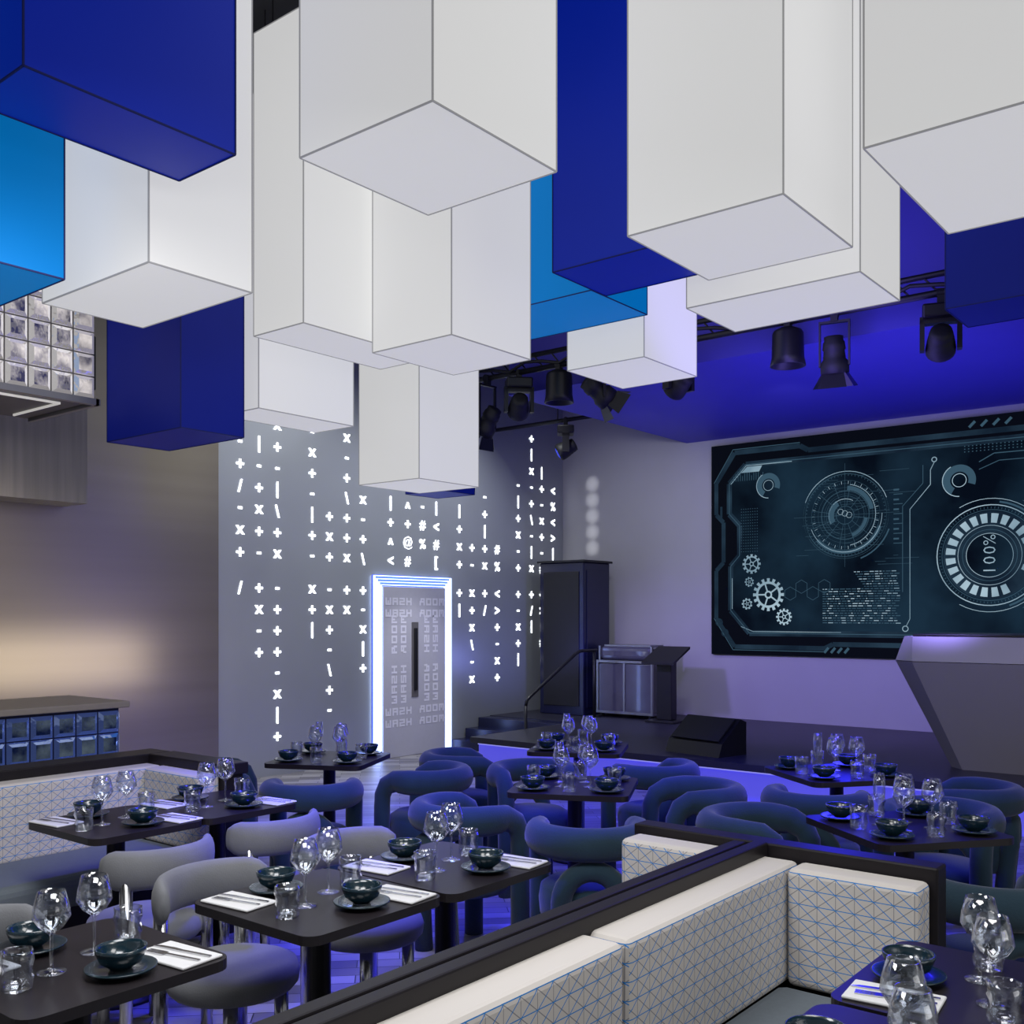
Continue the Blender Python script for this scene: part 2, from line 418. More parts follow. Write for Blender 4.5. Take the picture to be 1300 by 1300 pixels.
pb(2.05, 2.60, 2.93, 1.77, 2.40, 'cyan', 'bright azure blue')
pb(1.90, 3.486, 3.757, .45, .975, 'navy', 'dark navy blue')

# ---------------------------------------------------------------- screen
SY0, SY1, SZ0, SZ1 = 6.07, 1.4, 1.15, 3.77
scr, _ = thing('wall_screen', 'large video screen showing a dark teal machine interface graphic', 'screen', (XS, 0, 0), 0,
   [('screen_body', boxm(-.05, -.001, SY1, SY0, SZ0, SZ1), M['screen'])])
def P(s, z, lay=0): return (-0.052-0.002*lay, s, z)
def poly_vf(pts, lay): return [P(a, b, lay) for a, b in pts], [tuple(range(len(pts)))]
def seg_vf(a, b, w, lay):
    a = Vector(a); b = Vector(b); d = (b-a).normalized(); n = Vector((-d.y, d.x))*w/2
    return poly_vf([a+n, b+n, b-n, a-n], lay)
def ring_vf(c, r0, r1, a0=0, a1=360, lay=1, n=None):
    n = n or max(6, int((a1-a0)/7)); V = []; F = []
    for i in range(n+1):
        a = math.radians(a0+(a1-a0)*i/n)
        for r in (r0, r1): V.append(P(c[0]+r*math.cos(a), c[1]+r*math.sin(a), lay))
    for i in range(n): F.append((2*i, 2*i+1, 2*i+3, 2*i+2))
    return V, F
def pl(pts, w, lay):
    return [seg_vf(pts[i], pts[i+1], w, lay) for i in range(len(pts)-1)]
panel = [(5.82,3.28),(5.60,3.50),(1.6,3.50),(1.6,1.42),(5.55,1.42),(5.80,1.70),(5.80,2.25),(5.68,2.38),(5.68,2.75),(5.82,2.9)]
put('screen_graphic', mk('p', *poly_vf(panel, 1)), M['scrpanel'], scr)
frame = []; dim = []; bri = []
frame += pl(panel+[panel[0]], 0.07, 2)
frame += pl([(6.0,3.3),(5.75,3.66),(4.9,3.66),(4.8,3.60),(2.2,3.60)], 0.06, 1)
frame += pl([(6.0,3.3),(6.0,2.9),(5.9,2.8),(5.9,2.3),(6.0,2.2),(6.0,1.6),(5.75,1.25),(4.6,1.25),(4.5,1.3),(2.5,1.3)], 0.055, 1)
frame += pl([(5.93,3.0),(5.93,2.86)], .03, 2)+[ring_vf((5.96, 1.55), .03, .05, lay=2), ring_vf((5.88, 1.42), .03, .05, lay=2)]
dim += pl(panel+[panel[0]], 0.008, 3)
dim += pl([(6.03,3.3),(5.77,3.70),(4.9,3.70)], 0.008, 2)+pl([(6.03,1.6),(5.77,1.21),(4.6,1.21)], .008, 2)
bri += pl([(5.80,3.27),(5.59,3.485),(5.0,3.485)], 0.010, 3) + pl([(5.66,1.5),(5.50,1.44),(4.4,1.44)], 0.006, 3) + pl([(5.78,1.72),(5.78,2.1)], .006, 3)
bri.append(poly_vf([(5.66,3.40),(5.58,3.47),(5.38,3.47),(5.42,3.40)], 4))
for k in range(4): dim.append(seg_vf((3.0-.12*k, 3.66), (2.94-.12*k, 3.72), .03, 3)); dim.append(seg_vf((4.6-.08*k, 1.2), (4.55-.08*k, 1.26), .03, 3))
c = (4.355, 2.80)
dim += [ring_vf(c, .475, .483), ring_vf(c, .275, .285), ring_vf(c, .10, .108), ring_vf(c, .50, .504, 0, 360), ring_vf(c, .40, .404), ring_vf(c, .22, .225), ring_vf(c, .32, .323), ring_vf(c, .245, .248), ring_vf(c, .16, .163)]
dim += [ring_vf(c, .41, .45, 200, 320, 3), ring_vf(c, .29, .34, 95, 170, 3), ring_vf(c, .13, .20, -30, 60, 3), ring_vf(c, .23, .27, 190, 250, 3), ring_vf(c, .53, .545, 200, 250, 3)]
bri += [ring_vf(c, .425, .431, 180, 340, 4), ring_vf(c, .505, .511, 20, 160, 3), ring_vf(c, .352, .358, 100, 260, 3), ring_vf(c, .185, .191, -30, 120, 3)]
for k in range(90):
    a = math.radians(k*4); r0 = .36; r1 = .375 if k % 3 else .395
    (bri if k % 3 == 0 else dim).append(seg_vf((c[0]+r0*math.cos(a), c[1]+r0*math.sin(a)), (c[0]+r1*math.cos(a), c[1]+r1*math.sin(a)), .005, 3))
for k in range(72):
    a = math.radians(k*5); dim.append(seg_vf((c[0]+.455*math.cos(a), c[1]+.455*math.sin(a)), (c[0]+.472*math.cos(a), c[1]+.472*math.sin(a)), .005, 3))
for k in range(12):
    a = math.radians(k*30+10); dim.append(seg_vf((c[0]+.11*math.cos(a), c[1]+.11*math.sin(a)), (c[0]+.40*math.cos(a), c[1]+.40*math.sin(a)), .004, 3))
for k in range(3): bri.append(ring_vf((c[0]-.05+.05*k, c[1]+.02*k), .03, .034, lay=4))
dim += pl([(c[0]+.62, c[1]), (c[0]-.62, c[1])], .003, 3)+pl([(c[0], c[1]+.6), (c[0], c[1]-.6)], .003, 3)
c = (2.796, 2.28)
bri += [ring_vf(c, .53, .54, 0, 360, 3), ring_vf(c, .60, .606, 60, 300, 3), ring_vf(c, .23, .236, 0, 360, 3), ring_vf(c, .315, .32, 0, 360, 4)]
dim += [ring_vf(c, .48, .486, 0, 360, 2), ring_vf(c, .56, .58, 100, 250, 2), ring_vf(c, .27, .275, 0, 360, 3), ring_vf(c, .645, .65, 120, 240, 3)]
frame += [ring_vf(c, .30, .47, 0, 360, 2), ring_vf(c, .24, .30, 0, 360, 2)]
for k in range(24):
    if k in (14, 15): continue
    bri.append(ring_vf(c, .345, .445, k*15+2.5, k*15+12, 3, 3))
for k in range(90):
    a = math.radians(k*4); dim.append(seg_vf((c[0]+.495*math.cos(a), c[1]+.495*math.sin(a)), (c[0]+.515*math.cos(a), c[1]+.515*math.sin(a)), .005, 3))
for cc, r in (((5.30, 3.22), .15), ((3.10, 3.10), .17)):
    dim.append(ring_vf(cc, r*.55, r, -60, 200, 2)); bri.append(ring_vf(cc, r*1.0, r*1.05, -90, 60, 3)); bri.append(ring_vf(cc, r*.4, r*.44, 0, 360, 3))
def gear(c, r, n):
    o = [ring_vf(c, r*.66, r*.80, lay=3), ring_vf(c, r*.14, r*.24, lay=3)]
    for k in range(n):
        a = 360*k/n; o.append(ring_vf(c, r*.78, r, a-90/n*1.0, a+90/n*1.0, 3, 3))
    for k in range(5):
        a = math.radians(72*k); o.append(seg_vf((c[0]+r*.22*math.cos(a), c[1]+r*.22*math.sin(a)), (c[0]+r*.68*math.cos(a), c[1]+r*.68*math.sin(a)), r*.09, 3))
    return o
for cc, r, n in (((5.30, 1.89), .20, 16), ((5.52, 2.27), .12, 12), ((5.10, 1.62), .10, 12), ((5.58, 1.78), .07, 9), ((5.55, 2.05), .06, 9)): bri += gear(cc, r, n)
for k in range(4):
    hc = (5.02-.14*k, 1.90+.08*(k % 2)); h = [(hc[0]+.08*math.cos(math.radians(60*i+30)), hc[1]+.08*math.sin(math.radians(60*i+30))) for i in range(7)]
    dim += pl(h, .005, 3)
for r in range(22):
    z = 2.14-.028*r; s = 4.62 if r > 6 else 4.25-.02*r
    while s > 3.76:
        w = random.uniform(.015, .06)
        if s-w < 3.72: break
        (bri if random.random() < .3 else dim).append(seg_vf((s, z), (s-w, z), .009, 3)); s -= w+.012
bri += pl([(3.36,3.32),(3.40,3.24),(3.40,3.08),(3.62,2.82),(3.62,1.6),(3.66,1.52)], .007, 3); bri += [ring_vf((3.36, 3.35), .02, .03, lay=3), ring_vf((3.67, 1.49), .025, .035, lay=3)]
dim += pl([(3.48,3.30),(3.48,3.1),(3.70,2.86),(3.70,1.9)], .007, 3)
for k in range(6):
    dim.append(seg_vf((3.80, 3.05-.11*k), (3.74, 3.05-.11*k), .02, 3)); dim.append(seg_vf((3.80, 3.0-.11*k), (3.70, 3.0-.11*k), .008, 3))
for k in range(14): dim.append(seg_vf((5.76-.03*k, 3.30), (5.76-.03*k, 3.36+.03*(k % 4)), .007, 3))
for r in range(16):
    for k in range(8): dim.append(seg_vf((5.66-.03*k, 2.95-.035*r), (5.65-.03*k, 2.95-.035*r), .008, 3))
for r in range(34):
    s0 = random.uniform(4.95, 3.8); dim.append(seg_vf((s0, 2.22+.032*r), (s0-random.uniform(.05, .4), 2.22+.032*r), .003, 2))
dim += pl([(2.9,3.28),(2.75,3.36),(2.4,3.36)], .010, 3) + pl([(2.9,3.2),(2.7,3.28),(2.4,3.28)], .008, 3)
for r in range(3):
    for k in range(20): dim.append(seg_vf((3.05-.04*k, 3.40+.03*r), (3.038-.04*k, 3.40+.03*r), .010, 3))
for V, F in string_vf('100%', .18, .60, -.010):
    bri.append(([P(2.796+y, 2.28+x, 4) for x, y in V], F))
put('screen_graphic', mk('f', *join(frame)), M['scrframe'], scr)
put('screen_graphic', mk('d', *join(dim)), M['scrdim'], scr); put('screen_graphic', mk('b', *join(bri)), M['scrbri'], scr)

# ---------------------------------------------------------------- stage
XE, YE = XS-.003, YB-.003
thing('stage_platform', 'low dark stage with a glowing violet riser', 'stage', (0, 0, 0), 0, [
  ('stage_deck', mk('sd', *join([vf_box(8.15, XE, -3.99, 7.1, .29, .35), vf_box(10.05, XE, 7.1, YE, .29, .35)])), M['deck']),
  ('stage_riser', mk('sr', *join([vf_box(8.27, XE, -3.99, 7.08, 0, .29), vf_box(10.07, XE, 7.08, YE, 0, .29)])), M['riser']),
  ('led_strip', boxm(8.255, 8.268, -3.99, 7.08, .262, .275), M['ledstage'])])
thing('stage_steps', 'dark steps leading up to the stage beside the wall', 'steps', (9.3, 7.1, 0), 0, [
  ('step', boxm(0, .25, 0.01, 1.3, 0, .115, .006), M['navygloss']), ('step', boxm(.25, .5, 0.01, 1.3, 0, .23, .006), M['navygloss']),
  ('step', boxm(.5, .745, 0.01, 1.3, 0, .345, .006), M['navygloss'])])
thing('stair_handrail', 'black metal handrail beside the stage steps', 'handrail', (9.2, 7.17, 0), 0, [
  ('rail', tube([(0, 0, .60), (.02, 0, .66), (.08, 0, .70), (1.0, 0, 1.17), (1.1, 0, 1.2), (1.45, 0, 1.2)], .02, 10), M['blackmetal']),
  ('post', tube([(0, 0, 0), (0, 0, .60)], .02, 10), M['blackmetal']), ('post', tube([(1.4, 0, .352), (1.4, 0, 1.2)], .02, 10), M['blackmetal'])])
thing('speaker_cabinet', 'tall dark navy speaker cabinet in the stage corner', 'speaker', (11.0, 7.75, .35), 0, [
  ('cabinet_body', boxm(-.3, .3, -.35, .35, 0, 1.97, .012), M['navygloss']), ('speaker_grille', boxm(-.315, -.30, -.28, .28, .12, 1.85, .004), M['black']),
  ('side_panel', boxm(-.24, .24, -.362, -.35, .1, 1.87, .004), M['navygloss']), ('cabinet_cap', boxm(-.33, .33, -.38, .38, 1.97, 2.0, .006), M['blackmetal'])])
thing('flight_case_trolley', 'smoked panel equipment case with metal frame on a trolley', 'case', (11.05, 6.87, .35), 0, [
  ('case_body', boxm(-.22, .22, -.40, .40, .06, .68, .01), M['smoke']),
  ('case_lid', boxm(-.21, .21, -.39, .39, .72, .90, .06, 3), M['smoke']),
  ('metal_frame', mk('t', *join([vf_box(a-.014, a+.014, b-.014, b+.014, .06, .72) for a in (-.22, .22) for b in (-.40, 0, .40)]+[vf_box(-.235, .235, -.415, .415, .69, .72), vf_box(-.235, .235, -.415, .415, .05, .08), vf_box(-.16,.16,-.34,.34,.895,.915)]+[vf_box(a-.012, a+.012, b-.012, b+.012, .72, .90) for a in (-.2, .2) for b in (-.38, .38)])), M['alu'])]
  +[('caster', mk('t', *cyl_vf((a, b-.015, .03), .03, .03, 'y', 12)), M['black']) for a in (-.18, .18) for b in (-.36, .36)])
thing('lectern', 'slim dark lectern with a slanted top on the stage', 'lectern', (10.75, 6.22, .35), 0, [
  ('lectern_column', boxm(-.07, .07, -.10, .10, .03, .76, .01), M['blackmetal']), ('lectern_base', boxm(-.18, .18, -.20, .20, 0, .03, .006), M['blackmetal']),
  ('lectern_top', mk('t', *([( -.22,-.22,.70),(.18,-.22,.88),(.18,.22,.88),(-.22,.22,.70),(-.22,-.22,.73),(.18,-.22,.91),(.18,.22,.91),(-.22,.22,.73)], vf_box(0,1,0,1,0,1)[1])), M['blackmetal'])])
V = [(-.2,-.32,0),(.2,-.32,0),(.2,.32,0),(-.2,.32,0),(-.15,-.32,.12),(.12,-.32,.33),(.12,.32,.33),(-.15,.32,.12),(.2,-.32,.30),(.2,.32,.30)]
F = [(0,3,2,1),(0,1,8,5,4),(3,7,6,9,2),(0,4,7,3),(4,5,6,7),(5,8,9,6),(1,2,9,8)]
thing('stage_monitor', 'black wedge stage monitor speaker at the stage edge', 'speaker', (8.60, 4.56, .35), math.radians(-12), [
  ('monitor_body', mk('w', V, F), M['blackmetal']),
  ('speaker_grille', mk('g', [(-.152,-.28,.135),(.10,-.28,.325),(.10,.28,.325),(-.152,.28,.135),(-.16,-.28,.145),(.09,-.28,.335),(.09,.28,.335),(-.16,.28,.145)], vf_box(0,1,0,1,0,1)[1]), M['black'])])
def loop(y0, y1, x0, x1, z, c): return [(x0, y1+c, z), (x0, y0-c, z), (x0+c, y0, z), (x1, y0, z), (x1, y1, z), (x0+c, y1, z)]
def shell(loops, caps):
    L = sum(loops, []); F = []
    for j in range(len(loops)-1):
        for k in range(6): F.append((j*6+k, j*6+(k+1) % 6, (j+1)*6+(k+1) % 6, (j+1)*6+k))
    F += [tuple(range(6)), tuple(range(len(L)-6, len(L)))]
    return mk('dj', L, F)
thing('dj_booth', 'faceted grey performance booth with a paler top band on the stage', 'booth', (0, 0, .35), 0, [
   ('booth_body', shell([loop(2.5, .3, 9.0, 9.8, 0, .12), loop(2.93, -.13, 8.8, 10.0, .90, .2)], 1), M['djb']),
   ('booth_top_band', shell([loop(2.93, -.13, 8.8, 10.0, .905, .2), loop(2.88, -.08, 8.98, 10.0, 1.11, .1)], 1), M['djtop'], 'paler angled top band'),
   ('booth_top', boxm(9.05, 9.95, 0.0, 2.8, 1.11, 1.13, .005), M['blackmetal'])])

# ---------------------------------------------------------------- truss & fixtures
px = 7.72; TZ = 3.99
thing('lighting_truss', 'black double pipe lighting truss along the bulkhead', 'truss', (px, 0, TZ), 0, [
  ('truss_pipe', tube([(0, -2, 0), (0, 7.6, 0)], .028, 10), M['blackmetal']), ('truss_pipe', tube([(0, -2, .14), (0, 7.6, .14)], .024, 10), M['blackmetal']),
  ('truss_web', mk('w', *join([tube_vf([(0, y, 0), (0, y+.12, .14)], .008, 6) for y in [-2+.2*i for i in range(47)]])), M['blackmetal']),
  ('power_cable', tube([(-.03, -2+.2*i, .05+.04*math.sin(i*2.1)) for i in range(48)], .016, 6), M['black']),
  ('hanger_rod', mk('h', *join([tube_vf([(0, y, 0.14), (0, y, 5.8-TZ)], .008, 6) for y in (-1, 1, 3.6, 5.0, 6.6)])), M['blackmetal'])])
thing('lighting_pipe', 'black lighting pipe near the stage corner', 'truss', (10.0, 7.3, 4.0), 0, [
  ('pipe', tube([(0, -.8, 0), (0, 1.1, 0)], .025, 10), M['blackmetal']), ('hanger_rod', tube([(0, 0, 0), (0, 0, 1.8)], .008, 6), M['blackmetal'])])
def clampvf(z): return join([vf_box(-.03, .03, -.03, .03, z, .03), cyl_vf((0, -.035, 0), .04, .07, 'y', 12)])
def can(y, x=px, z=TZ, s=.85):
    e, o = thing('can_light', 'black cylindrical downlight clamped to the truss', 'stage light', (x, y, z), 0, [
     ('lamp_housing', lathe([(.07, -.06), (.13, -.09), (.145, -.12), (.15, -.34), (.165, -.42), (.15, -.42), (.13, -.36)], 24), M['blackmetal']),
     ('clamp', mk('c', *clampvf(-.07)), M['black'])], group='stage lights on the truss')
    e.scale = (s, s, s)
def moving(y, x=px, z=TZ, drop=.0, rz=0.3, tilt=.5, s=.84):
    e, o = thing('moving_head_light', 'black moving head spotlight hanging from the truss', 'stage light', (x, y, z), rz, [
     ('light_base', boxm(-.12, .12, -.15, .15, -.19-drop, -.07-drop, .02), M['blackmetal']),
     ('yoke', mk('y', *join([vf_box(-.05, .05, -.17, -.13, -.46-drop, -.17-drop), vf_box(-.05, .05, .13, .17, -.46-drop, -.17-drop), vf_box(-.05, .05, -.17, .17, -.23-drop, -.19-drop)])), M['blackmetal']),
     ('lamp_head', lathe([(.05, -.16), (.09, -.15), (.095, -.12), (.10, -.11), (.10, -.07), (.108, -.065), (.108, -.03), (.115, -.02), (.125, .06), (.125, .10), (.11, .12), (.09, .125)], 20), M['black']),
     ('clamp', mk('c', *clampvf(-.08-drop)), M['black']),
     ('lens', lathe([(.085, 0), (.05, .012)], 16), M['lens'])], group='stage lights on the truss')
    e.scale = (s, s, s)
    o[2].location = (0, 0, -.40-drop); o[2].rotation_euler = (0, pi/2+tilt, 0)
    q = Matrix.Rotation(pi/2+tilt, 3, 'Y') @ Vector((0, 0, .127))
    o[4].location = (q.x, 0, -.40-drop+q.z); o[4].rotation_euler = (0, pi/2+tilt, 0)
def spot(y, x=px, z=TZ, drop=.1, rz=0.0, tilt=.9, s=.9):
    e, o = thing('barn_door_spotlight', 'black theatre spotlight with barn doors on the truss', 'stage light', (x, y, z), rz, [
     ('yoke', mk('y', *join([vf_box(-.015, .015, -.13, -.115, -.36-drop, -.08), vf_box(-.015, .015, .115, .13, -.36-drop, -.08), vf_box(-.02, .02, -.13, .13, -.09, -.07)])), M['blackmetal']),
     ('lamp_housing', lathe([(.05, -.20), (.08, -.19), (.08, -.15), (.09, -.14), (.098, -.08), (.088, -.07), (.095, .0), (.12, .03), (.12, .12), (.10, .12), (.10, .08)], 20), M['black']),
     ('barn_door', mk('b', *join([([(s*.1, -.09, .12), (s*.1, .09, .12), (s*.17, .12, .24), (s*.17, -.12, .24)], [(0,1,2,3)]) for s in (-1, 1)]+[([(-.09, s*.1, .12), (.09, s*.1, .12), (.12, s*.17, .24), (-.12, s*.17, .24)], [(0,1,2,3)]) for s in (-1, 1)])), M['blackmetal']),
     ('clamp', mk('c', *clampvf(-.08)), M['black'])], group='stage lights on the truss')
    e.scale = (s, s, s)
    for k in (1, 2):
        o[k].location = (0, 0, -.30-drop); o[k].rotation_euler = (0, pi/2+tilt, 0)
can(3.36); can(5.62); moving(2.19, drop=.04); moving(4.35, drop=.03, rz=1.2); moving(6.1, drop=.0, rz=.8); moving(7.18, 10.0, 4.0, 0.02, rz=2.2)
spot(2.98, tilt=1.35, drop=.10, rz=.2); spot(5.16, tilt=.6, drop=.06, rz=-.6); spot(6.50, tilt=.9, drop=.2, rz=1.5); spot(6.97, tilt=.9, drop=.12, rz=1.5); spot(7.4, tilt=.9, drop=.05, rz=1.8)

# ---------------------------------------------------------------- bar
def blocks_mesh(sets, me_edge, me_face):
    parts = []; idx = []
    for x0, n, z0, m, p, y, axis in sets:
        for i in range(n):
            for j in range(m):
                a0 = x0+i*p+.004; a1 = x0+(i+1)*p-.004; b0 = z0+j*p+.004; b1 = z0+(j+1)*p-.004; q = .024
                def T(a, d, b): return (a, y-d, b) if axis == 'y' else (y+d, a, b)
                V = [T(a0,0.002,b0),T(a1,.002,b0),T(a1,.002,b1),T(a0,.002,b1),
                     T(a0+q,.022,b0+q),T(a1-q,.022,b0+q),T(a1-q,.022,b1-q),T(a0+q,.022,b1-q)]
                parts.append((V, [(0,1,5,4),(1,2,6,5),(2,3,7,6),(3,0,4,7),(4,5,6,7)])); idx += [0, 0, 0, 0, 1]
    me = mk('gb', *join(parts)); me.materials.append(me_edge); me.materials.append(me_face)
    for pgn, k in zip(me.polygons, idx): pgn.material_index = k
    return me
p = .142
thing('bar_counter', 'bar counter faced with blue glass blocks', 'bar counter', (0, 0, 0), 0, [
  ('counter_top', boxm(0.6, 3.53, 5.94, 6.70, 1.06, 1.10, .006), M['barstone']),
  ('counter_body', boxm(0.7, 3.485, 6.00, 6.62, 0, 1.06), M['navygloss']),
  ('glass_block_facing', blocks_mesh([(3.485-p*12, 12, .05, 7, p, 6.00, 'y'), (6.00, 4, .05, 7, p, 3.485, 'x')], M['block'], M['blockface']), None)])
thing('bar_canopy', 'hanging bar canopy faced with glass blocks', 'bar canopy', (0, 0, 0), 0, [
  ('canopy_frame', boxm(1.0, 3.38, 6.14, 7.0, 3.0, 3.74, .004), M['canopyf']),
  ('metal_frame', mk('mf', *join([vf_box(1.0, 3.41, 6.10, 6.14, 2.98, 3.02), vf_box(1.0, 3.41, 6.10, 6.14, 3.73, 3.76), vf_box(3.39, 3.42, 6.10, 7.0, 2.98, 3.02)])), M['alu']),
  ('led_strip', mk('ls', *join([vf_box(1.2, 3.25, 6.28, 6.29, 2.985, 2.999), vf_box(3.24, 3.25, 6.29, 6.9, 2.985, 2.999)])), M['ledwhite']),
  ('hanger_rod', mk('h', *join([tube_vf([(x, y, 3.74), (x, y, 5.8)], .012, 6) for x in (1.6, 3.2) for y in (6.3, 6.8)])), M['blackmetal']),
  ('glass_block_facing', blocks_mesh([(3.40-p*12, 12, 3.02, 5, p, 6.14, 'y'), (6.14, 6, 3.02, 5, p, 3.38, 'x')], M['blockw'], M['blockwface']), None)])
thing('wall_speaker', 'small black speaker hanging beside the bar canopy', 'speaker', (3.62, 6.75, 3.2), 0, [
  ('speaker_body', boxm(-.08, .08, -.1, .1, 0, .38, .015), M['blackmetal']), ('speaker_grille', boxm(-.09, -.08, -.085, .085, .03, .35, .003), M['black']),
  ('hanger_rod', tube([(0, 0, .38), (0, 0, 2.6)], .01, 6), M['blackmetal'])])

# ---------------------------------------------------------------- banquettes
def cush(x0, x1, y0, y1, z0, z1, b=.022): return boxm(x0, x1, y0, y1, z0, z1, b, 3, smooth=False)
thing('banquette', 'back to back booth with cream patterned backs and dark rails', 'booth seat', (0, 0, 0), 0, [
  ('divider_panel', boxm(.1, 3.25, 1.51, 1.60, 0, .80), M['darkwood']),
  ('divider_rail', boxm(.1, 3.25, 1.485, 1.535, .80, .875, .006), M['darkwood']), ('divider_rail', boxm(.1, 3.25, 1.565, 1.615, .80, .865, .006), M['darkwood']),
  ('end_panel', boxm(3.25, 3.34, .93, 2.02, 0, .87, .006), M['darkwood']),
  ('back_cushion', cush(.1, 1.085, 1.37, 1.51, .45, .83), M['cream']), ('back_cushion', cush(1.095, 2.165, 1.37, 1.51, .45, .83), M['cream']),
  ('back_cushion', cush(2.175, 3.245, 1.37, 1.51, .45, .83), M['cream']), ('back_cushion', cush(3.12, 3.25, .95, 1.365, .45, .83), M['cream']),
  ('back_cushion', cush(1.1, 2.16, 1.60, 1.74, .45, .78), M['cream']), ('back_cushion', cush(2.17, 3.115, 1.60, 1.74, .45, .78), M['cream']),
  ('back_cushion', cush(3.12, 3.25, 1.61, 2.00, .45, .84), M['cream']), ('back_cushion', cush(.86, 1.0, 1.62, 2.12, .45, .80), M['cream']),
  ('seat_cushion', cush(.1, 3.115, .93, 1.39, .31, .46, .04), M['seatfab']), ('seat_cushion', cush(1.02, 3.115, 1.72, 2.14, .31, .46, .04), M['seatfab']),
  ('seat_plinth', boxm(.1, 3.24, 1.0, 1.51, 0, .31), M['darkwood']), ('seat_plinth', boxm(.9, 3.24, 1.60, 2.08, 0, .31), M['darkwood'])])
thing('banquette', 'booth along the bar with cream patterned back and dark rail', 'booth seat', (0, 0, 0), 0, [
  ('divider_panel', boxm(.6, 3.15, 5.1, 5.25, 0, .82), M['darkwood']), ('divider_rail', boxm(.6, 3.27, 5.08, 5.28, .82, .88, .006), M['darkwood']),
  ('end_panel', boxm(3.15, 3.27, 4.42, 5.25, 0, .82, .006), M['darkwood']), ('divider_rail', boxm(3.13, 3.29, 4.40, 5.08, .82, .88, .006), M['darkwood']),
  ('back_cushion', cush(.6, 1.75, 4.96, 5.10, .44, .83), M['cream']), ('back_cushion', cush(1.76, 3.14, 4.96, 5.10, .44, .83), M['cream']),
  ('back_cushion', cush(3.02, 3.15, 4.45, 4.955, .44, .83), M['cream']),
  ('seat_cushion', cush(.6, 3.015, 4.45, 4.98, .31, .46, .04), M['seatfab']), ('seat_plinth', boxm(.6, 3.14, 4.52, 5.1, 0, .31), M['darkwood'])])

# ---------------------------------------------------------------- tables
def table_parts(s, s2=None):
    s2 = s2 or s
    top = boxm(-s/2, s/2, -s2/2, s2/2, .722, .75, .05, 5, vert_only=True)
    return [('table_top', top, M['tabletop']), ('pedestal', lathe([(.038, .02), (.038, .69), (.12, .70), (.12, .722)], 20), M['blackmetal']),
            ('table_base', lathe([(.21, 0), (.21, .012), (.06, .022), (.038, .03)], 32), M['blackmetal'])]
TP = {'s': table_parts(.56, .58), 'm': table_parts(.52, .58), 'l': table_parts(.62)}

wine = lathe([(.034, 0), (.036, .002), (.010, .006), (.0042, .012), (.0038, .09), (.008, .098), (.030, .115), (.046, .14), (.043, .165), (.033, .205), (.0315, .205), (.041, .165), (.043, .14), (.028, .118), (.004, .102)], 20, cap=True)
flute = lathe([(.030, 0), (.032, .002), (.008, .006), (.004, .012), (.004, .09), (.014, .10), (.024, .13), (.026, .17), (.021, .22), (.020, .22), (.024, .17), (.022, .13), (.004, .105)], 16)
tumbler = lathe([(.030, 0), (.033, .004), (.036, .03), (.033, .05), (.037, .07), (.036, .095), (.034, .095), (.034, .07), (.030, .05), (.032, .03), (.028, .010)], 14, wob=lambda k, i: 1+.07*(((k+i) % 2)*2-1))
bowl = lathe([(.026, 0), (.030, .004), (.052, .020), (.062, .045), (.063, .055), (.059, .055), (.056, .044), (.044, .022), (.020, .012)], 28)
plate = lathe([(.045, 0), (.05, .003), (.085, .012), (.088, .017), (.085, .018), (.055, .010), (.0, .008)], 32)
napkin = boxm(-.065, .065, -.105, .105, 0, .008, .004, 2)
def fork():
    parts = [vf_box(-.005, .005, -.095, .02, 0, .003), vf_box(-.012, .012, .02, .04, 0, .003)]
    for t in (-.0105, -.0035, .0035, .0105): parts.append(vf_box(t-.0016, t+.0016, .04, .085, 0, .003))
    return mk('fork', *join(parts))
def knife():
    V = [(-.005,-.1,0),(.005,-.1,0),(.006,.0,0),(.010,.03,0),(.008,.08,0),(-.004,.1,0),(-.005,.0,0)]
    n = len(V); V += [(a, b, .003) for a, b, c in V]
    F = [tuple(range(n)), tuple(range(n, 2*n))]+[(k, (k+1) % n, n+(k+1) % n, n+k) for k in range(n)]
    return mk('knife', V, F)
fk, kn = fork(), knife()
WARE = dict(
  wine=('wine_glass', wine, 'glass', 'empty clear stemmed wine glass on a dark table', 'glass', 'wine glasses on the tables'),
  flute=('champagne_flute', flute, 'glass', 'empty slender stemmed glass on a dark table', 'glass', 'champagne flutes on the tables'),
  tumbler=('water_tumbler', tumbler, 'glass', 'clear crinkled water tumbler on a dark table', 'glass', 'water tumblers on the tables'),
  bowl=('bowl', bowl, 'teal', 'small dark teal glazed bowl stacked on a plate', 'bowl', 'teal bowls on the tables'),
  plate=('plate', plate, 'teal', 'dark teal glazed side plate under a bowl', 'plate', 'teal plates on the tables'),
  napkin=('napkin', napkin, 'linen', 'white folded linen napkin under cutlery', 'napkin', 'napkins on the tables'),
  fork=('fork', fk, 'chrome', 'steel fork lying on a white napkin', 'fork', 'forks on the napkins'),
  knife=('knife', kn, 'chrome', 'steel knife lying on a white napkin', 'knife', 'knives on the napkins'))
def ware(k, x, y, z, r=0):
    n, me, m, lab, cat, g = WARE[k]
    put(n, me, M[m], label=lab, category=cat, group=g, loc=(x, y, z), rot=(0, 0, r))
ZT = .7505
def place(cx, cy, rot, lst):
    c, s = math.cos(rot), math.sin(rot)
    for k, x, y, r in lst:
        X = cx+x*c-y*s; Y = cy+x*s+y*c
        if k == 'set': ware('plate', X, Y, ZT); ware('bowl', X, Y, ZT+.011)
        elif k == 'nap':
            ware('napkin', X, Y, ZT, rot+r)
            for kk, o in (('fork', -.018), ('knife', .018)):
                a = rot+r+.12; ware(kk, X+o*math.cos(a), Y+o*math.sin(a), ZT+.009, a)
        else: ware(k, X, Y, ZT, random.uniform(0, 6))
